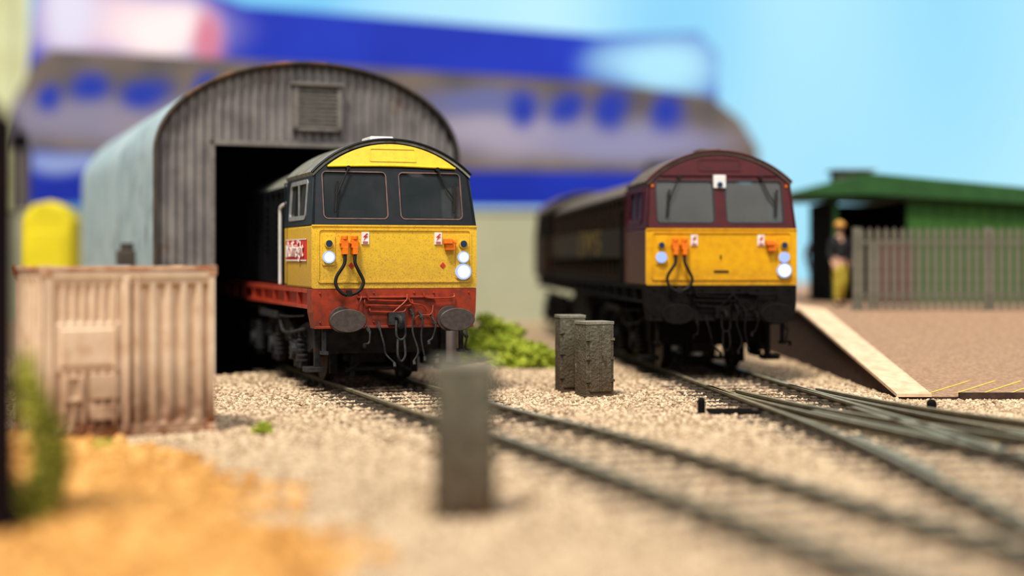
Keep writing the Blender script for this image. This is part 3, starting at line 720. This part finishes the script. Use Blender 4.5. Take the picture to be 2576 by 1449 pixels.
def sidedepth(t,z):
    q=t*6; f=q-math.floor(q); return -.06*pulse(f,.3,.75,.1)*pulse(z,.15,H-.15,.03)*pulse(t,.06,.94,.01)
for side in (0,1):
    b=B(); vs=[];fs=[];nu2,nz2=100,40
    for j in range(nz2+1):
        for i in range(nu2+1):
            t=i/nu2; z=H*j/nz2; dd=sidedepth(t,z)
            vs.append(((-dd) if side==0 else W+dd, t*D, z))
    for j in range(nz2):
        for i in range(nu2): a=j*(nu2+1)+i; fs.append((a,a+1,a+nu2+2,a+nu2+1))
    b.add(vs,fs); b.done('side_wall',M['cont'],E)
B().box(0.1,W-.1,.12,D,0.0,H-.01).done('container_body',M['cont'],E)
B().panel([[(-.03,-.04),(W+.03,-.04),(W+.03,D+.03),(-.03,D+.03)],[(.05,.05),(W-.05,.05),(W-.05,D-.05),(.05,D-.05)]],lambda a,y,d:(a,y,H-.02+d),.05).done('top_frame',M['contrust'],E,bevel=.015)
for cx in (-.03,W-.09):
    for cy in (-.04,D-.08):
        for cz in (H-.09,0.0): B().box(cx,cx+.12,cy,cy+.12,cz,cz+.13).done('corner_casting',M['contrust'],E,bevel=.012)
for u in (W*.47-.16,W*.47+.12):
    B().cyl((u,-.055,.1),(u,-.055,H-.06),.014,8).box(u-.02,u+.02,-.06,-.02,.9,.95).done('locking_bar',M['cont'],E)

# ------------------------------------------------------------ lineside cabinets
def cabinet(loc,w,d,h,rz,label):
    E=empty('lineside_cabinet',loc,rz); top(E,label,'cabinet',group='grey lineside cabinets')
    b=B().box(-w/2,w/2,-d/2,d/2,0,h-.04)
    o=b.done('cabinet_body',M['conc'],E,bevel=.008)
    b=B().box(-w/2-.008,w/2+.008,-d/2-.008,d/2+.008,h-.05,h)
    b.done('lid',M['conctop'],E,bevel=.008,label='pale weathered lid')
    b=B().panel([rrect(-w/2+.05,w/2-.05,.1,h-.14,.02)],lambda a,z,dd:(a,-d/2-.018+dd,z),.03)
    b.box(-.012,.012,-d/2-.03,-d/2,.1,h-.14)
    for z in (.25,h*.5,h-.3):
        b.box(-w/2-.006,-w/2+.07,-d/2-.03,-d/2,z,z+.04); b.box(w/2-.07,w/2+.006,-d/2-.03,-d/2,z,z+.04)
    dr=b.done('cabinet_door',M['conc'],E,bevel=.006)
    B().cyl((.05,-d/2-.02,h*.55),(.05,-d/2-.06,h*.55),.022,10).box(.03,.07,-d/2-.065,-d/2-.05,h*.55-.07,h*.55+.02).done('handle',M['conc'],dr)
    B().box(-w/2-.01,w/2+.01,-d/2-.01,d/2+.01,-.02,.05).done('base_plinth',M['conc'],E,bevel=.01)
    return E
cabinet((-.40,12.75,0),.52,.40,1.33,.04,'weathered grey-green lineside cabinet standing alone beside the track')
cabinet((1.30,23.9,0),.48,.42,1.20,.40,'grey lineside cabinet with brown weathered base and pale lid')
cabinet((.95,24.7,0),.42,.40,1.27,.18,'narrow grey lineside cabinet standing behind a wider one')

E=empty('point_lever',(2.62,20.9,0),.0); top(E,'small black point lever with rodding lying beside rails','point lever')
B().cyl((0,0,0),(0,0,.22),.055,16).ball((0,0,.22),.055,.055,.05,8).box(-.1,.1,-.08,.08,0,.04).done('lever_post',M['frame2'],E,smooth=True)
b=B()
for k in range(3): b.box(.1,.85,-.12+k*.16,-.06+k*.16,.05,.09)
for k in range(4): b.box(.12+k*.2,.22+k*.2,-.2,.3,.02,.06)
b.done('rodding',M['frame2'],E)
E=empty('lineside_stud',(6.0,21.6,0)); top(E,'small black domed lineside stud on ballast','lineside stud')
B().cyl((0,0,0),(0,0,.12),.07,16).ball((0,0,.12),.07,.07,.06,8).done('stud_head',M['frame2'],E,smooth=True)

E=empty('black_post',(-3.97,11.5,0)); top(E,'dark black timber post standing beside olive shrubs','post')
b=B().box(-.22,.16,-.12,.12,0,3.25); b.add([(-.22,-.12,3.25),(.16,-.12,3.25),(.16,.12,3.25),(-.22,.12,3.25),(-.06,0,3.45)],[(0,1,4),(1,2,4),(2,3,4),(3,0,4)])
b.done('post_shaft',M['postblack'],E,bevel=.015)
B().box(-.25,.18,-.15,.15,0,.25).done('post_base',M['postblack'],E,bevel=.02)

# ------------------------------------------------------------ platform
E=empty('platform',(6.0,23.35,0)); top(E,'station platform with sloping end ramp and pale coping edge','platform')
b=B()
XR=30; y1=7.9; y2=45; z1=1.10; zf=.05
b.mi(0); b.add([(0,0,0),(XR,0,0),(XR,0,zf),(0,0,zf)],[(0,1,2,3)])
b.add([(0,0,0),(0,0,zf),(0,y1,z1),(0,y2,z1),(0,y2,0)],[(0,1,2,3,4)])
b.mi(1); b.add([(0,0,zf),(XR,0,zf),(XR,y1,z1),(0,y1,z1),(0,y2,z1),(XR,y2,z1)],[(0,1,2,3),(3,2,5,4)])
b.done('platform_surface',[M['brickdk'],M['plat']],E)
b=B(); t=.05
for xo,w_ in ((0,.48),):
    b.add([(xo-.06,-.03,zf),(xo+w_,-.03,zf),(xo+w_,-.03,zf+t),(xo-.06,-.03,zf+t),(xo-.06,y1,z1),(xo+w_,y1,z1),(xo+w_,y1,z1+t),(xo-.06,y1,z1+t)],[(0,1,2,3),(3,2,6,7),(0,3,7,4),(1,5,6,2),(4,7,6,5)])
b.box(-.06,.48,y1,y2,z1,z1+t)
b.done('coping_edge',M['coping'],E)
B().box(.9,XR,-.1,.0,0,.12).done('ramp_kerb',M['brickdk'],E)
b=B()
for k in range(6):
    x=.5+k*.42; y=.25
    zz=lambda yy:zf+(z1-zf)*yy/y1+.006
    b.add([(x,y,zz(y)),(x+.05,y,zz(y)),(x+.95,y+.9,zz(y+.9)),(x+.90,y+.9,zz(y+.9))],[(0,1,2,3)])
b.done('yellow_hatching',M['lineyel'],E)

E=empty('palisade_fence',(7.2,31.6,1.10)); top(E,'grey palisade fence standing on the platform','fence')
FH=1.72
for i,x in enumerate([0,2.75,5.5,8.25]):
    B().box(x-.07,x+.07,-.02,.1,0,FH+.02).box(x-.1,x+.1,-.05,.13,0,.03).done('fence_post',M['fence'],E,bevel=.01)
for z in (.28,FH-.32): B().box(0,8.6,-.03,0,z,z+.07).done('fence_rail',M['fence'],E)
pb=B().panel([[(-.05,.04),(.05,.04),(.05,FH-.06),(0.0,FH+.03),(-.05,FH-.06)]],lambda a,z,d:(a,-.055+d,z),.02)
pale=pb.done('fence_pale',M['fence'],E); pale.location=(.1,0,0)
for k in range(1,50):
    c=dup(pale); c.location=(.1+k*.172,0,0)
E=empty('notice_panel',(8.35,33.2,1.10)); top(E,'maroon board standing on the platform behind the fence','board')
B().box(-.5,.5,-.03,.03,.1,1.5).done('board_panel',mat('board_maroon',(.10,.03,.035),(.13,.04,.045),3,.7),E,bevel=.02)
for x in (-.45,.38): B().box(x,x+.07,-.05,.05,0,1.5).done('board_leg',M['fence'],E)
E=empty('platform_shelter',(6.85,36.5,1.10)); top(E,'green platform shelter with overhanging shallow pitched roof','shelter')
b=B()
out=[(0.0,2.70),(1.75,3.16),(5.6,2.80),(9,2.5),(9,2.1),(5.6,2.40),(1.85,2.62),(.9,2.60),(0.0,2.62)]
b.panel([out],lambda a,z,d:(a,d,z),5.0); b.done('shelter_roof',M['greendk'],E,bevel=.02)
b=B().box(2.75,9,.25,.35,0,2.5).box(8.9,9,.3,4.6,0,2.3)
x=2.75
while x<9: b.box(x,x+.03,.22,.26,0,2.5); x+=.35
b.done('shelter_wall',M['green'],E)
b=B().box(1.1,2.8,3.5,3.6,0,2.5).box(2.75,2.8,.35,3.5,0,2.5).box(1.05,1.12,.6,3.6,0,2.5); b.done('shelter_interior',M['dark'],E)
B().box(.98,1.1,.3,.42,0,2.56).done('shelter_post',M['greendk'],E)
B().box(1.3,2.2,1.5,2.2,2.9,3.30).box(1.2,2.3,1.4,2.3,3.28,3.33).done('roof_vent',M['fence'],E,bevel=.02)

# ------------------------------------------------------------ people
def skin(name,verts,edges,m,parent,root=0):
    bm=bmesh.new(); ly=bm.verts.layers.skin.verify(); V=[]
    for i,(p,r) in enumerate(verts):
        v=bm.verts.new(p); v[ly].radius=(r,r) if not isinstance(r,tuple) else r; v[ly].use_root=(i==root); V.append(v)
    for a,c in edges: bm.edges.new((V[a],V[c]))
    me=bpy.data.meshes.new(name); bm.to_mesh(me); bm.free(); me.materials.append(m)
    o=bpy.data.objects.new(name,me); link(o,parent)
    sk=o.modifiers.new('skin','SKIN'); sk.use_smooth_shade=True
    sb=o.modifiers.new('sub','SUBSURF'); sb.levels=2; sb.render_levels=2
    return o
def person(loc,rz,top_m,leg_m,label,hat_m,walk=.12):
    E=empty('person',loc,rz); top(E,label,'person')
    v=[((0,0,.95),(.15,.11)),((0,0,1.15),(.13,.10)),((0,0,1.38),(.17,.11)),((0,0,1.50),.07),((0,-.01,1.56),.06),((0,-.02,1.64),.085),((0,-.02,1.73),.095),((0,-.01,1.80),.06),
       ((-.1,0,.88),.095),((-.11,-walk*.6,.48),.065),((-.11,-walk*.4,.10),.045),((-.12,-walk*.4-.17,.04),.04),
       ((.1,0,.88),.095),((.11,-walk*.1,.48),.065),((.11,walk,.10),.045),((.12,walk-.16,.04),.04),
       ((-.2,0,1.43),.06),((-.27,.02,1.15),.045),((-.26,-.12,.93),.033),((-.26,-.16,.86),.035),
       ((.2,0,1.43),.06),((.28,.03,1.15),.045),((.3,-.05,.91),.033),((.3,-.07,.84),.035)]
    e=[(0,1),(1,2),(2,3),(3,4),(4,5),(5,6),(6,7),(0,8),(8,9),(9,10),(10,11),(0,12),(12,13),(13,14),(14,15),(2,16),(16,17),(17,18),(18,19),(2,20),(20,21),(21,22),(22,23)]
    for base,sx in ((19,-1),(23,1)):
        bp=v[base][0]
        for k in range(4):
            q=(bp[0]+sx*0,bp[1]-.03+.02*k,bp[2]-.04); i=len(v)
            v.append((q,.010)); v.append(((q[0]-sx*.012,q[1]-.004,q[2]-.045+.006*abs(k-1.5)),.008)); e+=[(base,i),(i,i+1)]
        i=len(v); v.append(((bp[0]-sx*.02,bp[1]-.045,bp[2]-.01),.011)); v.append(((bp[0]-sx*.03,bp[1]-.06,bp[2]-.05),.009)); e+=[(base,i),(i,i+1)]
    bd=skin('body',v,e,M['skin'],E)
    B().ball((0,-.115,1.66),.014,.022,.02,6).done('nose',M['skin'],bd)
    for sx in (-1,1):
        B().ball((sx*.088,-.01,1.67),.012,.02,.03,6).done('ear',M['skin'],bd)
        B().ball((sx*.033,-.098,1.685),.012,.01,.008,6).done('eye',M['navy'],bd)
    B().box(-.025,.025,-.108,-.098,1.605,1.613).done('mouth',M['navy'],bd)
    J=[((0,0,.93),(.165,.12)),((0,0,1.15),(.155,.12)),((0,0,1.39),(.19,.125)),((0,0,1.49),.08),((-.2,0,1.43),.078),((-.27,.02,1.15),.06),((-.262,-.10,.97),.045),((.2,0,1.43),.078),((.28,.03,1.15),.06),((.298,-.04,.95),.045)]
    skin('jacket',J,[(0,1),(1,2),(2,3),(2,4),(4,5),(5,6),(2,7),(7,8),(8,9)],top_m,E)
    T=[((0,0,.98),(.16,.12)),((0,0,.9),(.16,.12)),((-.1,0,.82),.115),((-.11,-walk*.6,.48),.085),((-.11,-walk*.4,.12),.07),((.1,0,.82),.115),((.11,-walk*.1,.48),.085),((.11,walk,.12),.07)]
    skin('trousers',T,[(0,1),(1,2),(2,3),(3,4),(1,5),(5,6),(6,7)],leg_m,E)
    for x,y in ((-.115,-walk*.4-.06),(.115,walk-.06)):
        B().ball((x,y,.045),.055,.14,.055,8).done('shoe',M['navy'],E,smooth=True)
    b=B().ball((0,-.01,1.73),.125,.14,.12,10,zmin=-.1); b.cyl((0,-.04,1.735),(0,-.04,1.745),.15,20)
    b.done('hard_hat' if hat_m is not M['palecloth'] else 'hair',hat_m,E,smooth=True)
    return E
p=person((7.50,34.6,1.1),.35,M['navy'],M['hivis'],'person in dark jacket, yellow trousers and orange hard hat standing',M['hiorange']); p.scale=(1.0,1.0,1.06)
person((8.25,41.0,1.1),.1,M['palecloth'],M['greycloth'],'person in pale jacket and grey trousers standing on platform',M['palecloth'])

# ------------------------------------------------------------ background display
E=empty('low_wall',(0,52,0)); top(E,'low beige board screen standing behind the layout','screen')
B().box(-30,4.2,0,.2,0,3.8).done('screen_board',M['beige'],E)
B().box(-30,4.3,-.05,.25,3.78,3.86).done('screen_frame',M['beige'],E)
E=empty('pale_curtain',(-34,84,0)); top(E,'pale yellow-green curtain hanging beside the blue banner','curtain')
b=B(); vs=[];fs=[]
for i in range(61):
    x=i*.12; y=.15*math.sin(x*5); vs+=[(x,y,0),(x,y,22)]
for i in range(60): fs.append((2*i,2*i+2,2*i+3,2*i+1))
b.add(vs,fs); b.done('curtain_cloth',M['curtain'],E,smooth=True)
B().cyl((-.2,0,22),(7.4,0,22),.08,10).done('curtain_rail',M['fence'],E)

E=empty('blue_display_board',(0,76,0)); top(E,'large royal blue display banner with pale graphics','banner')
out=[(-24.6,4.9),(-24.6,9),(-24.0,16.2),(-15.2,15.6),(-13.5,14.9),(-3.8,14.1),(4.2,13.4),(9.4,13.6),(10.4,12.5),(10.2,4.7)]
B().panel([out],lambda a,z,d:(a,d,z),.2).done('banner_cloth',M['blue'],E)
for x in (-20,-8,4,8): B().box(x-.1,x+.1,.2,.4,0,12).done('banner_stand',M['fence'],E)
E=empty('footbridge',(0,70,0)); top(E,'long grey girder bridge with lavender and blue patches','bridge')
out=[(-23.8,7.3),(-23.2,9.2),(-22.2,11.2),(-21.3,11.9),(-12.7,11.4),(-3.5,10.85),(3.9,10.4),(9.2,9.7),(10.6,8.6),(11.4,7.3),(11.5,6.1),(-2.5,6.3)]
b=B().panel([out],lambda a,z,d:(a,d,z),.6)
b.done('bridge_girder',M['bridge'],E)
for (a,c,z) in ((-9,-7.5,7.2),(6.2,7.6,6.6),(-23.3,-22.5,8)): B().box(a,c,0,.6,0,z).done('bridge_pier',M['bridge'],E)

E=empty('yellow_cabinet',(-13.9,45,0),.1); top(E,'bright yellow rounded plastic cabinet standing behind the shed','cabinet')
b=B(); b.panel([[(-.8,.15),(.8,.15),(.8,3.3),(.55,3.75),(.1,3.92),(-.4,3.8),(-.75,3.4)]],lambda a,z,d:(a,d,z),1.4); b.done('cabinet_shell',M['yelcab'],E,bevel=.12)
B().box(-.6,.6,-.04,.02,.4,3.0).done('cabinet_door',M['yelcab'],E,bevel=.03)
for x in (-.7,.5): B().box(x,x+.2,.1,1.3,0,.2).done('cabinet_foot',M['fence'],E)
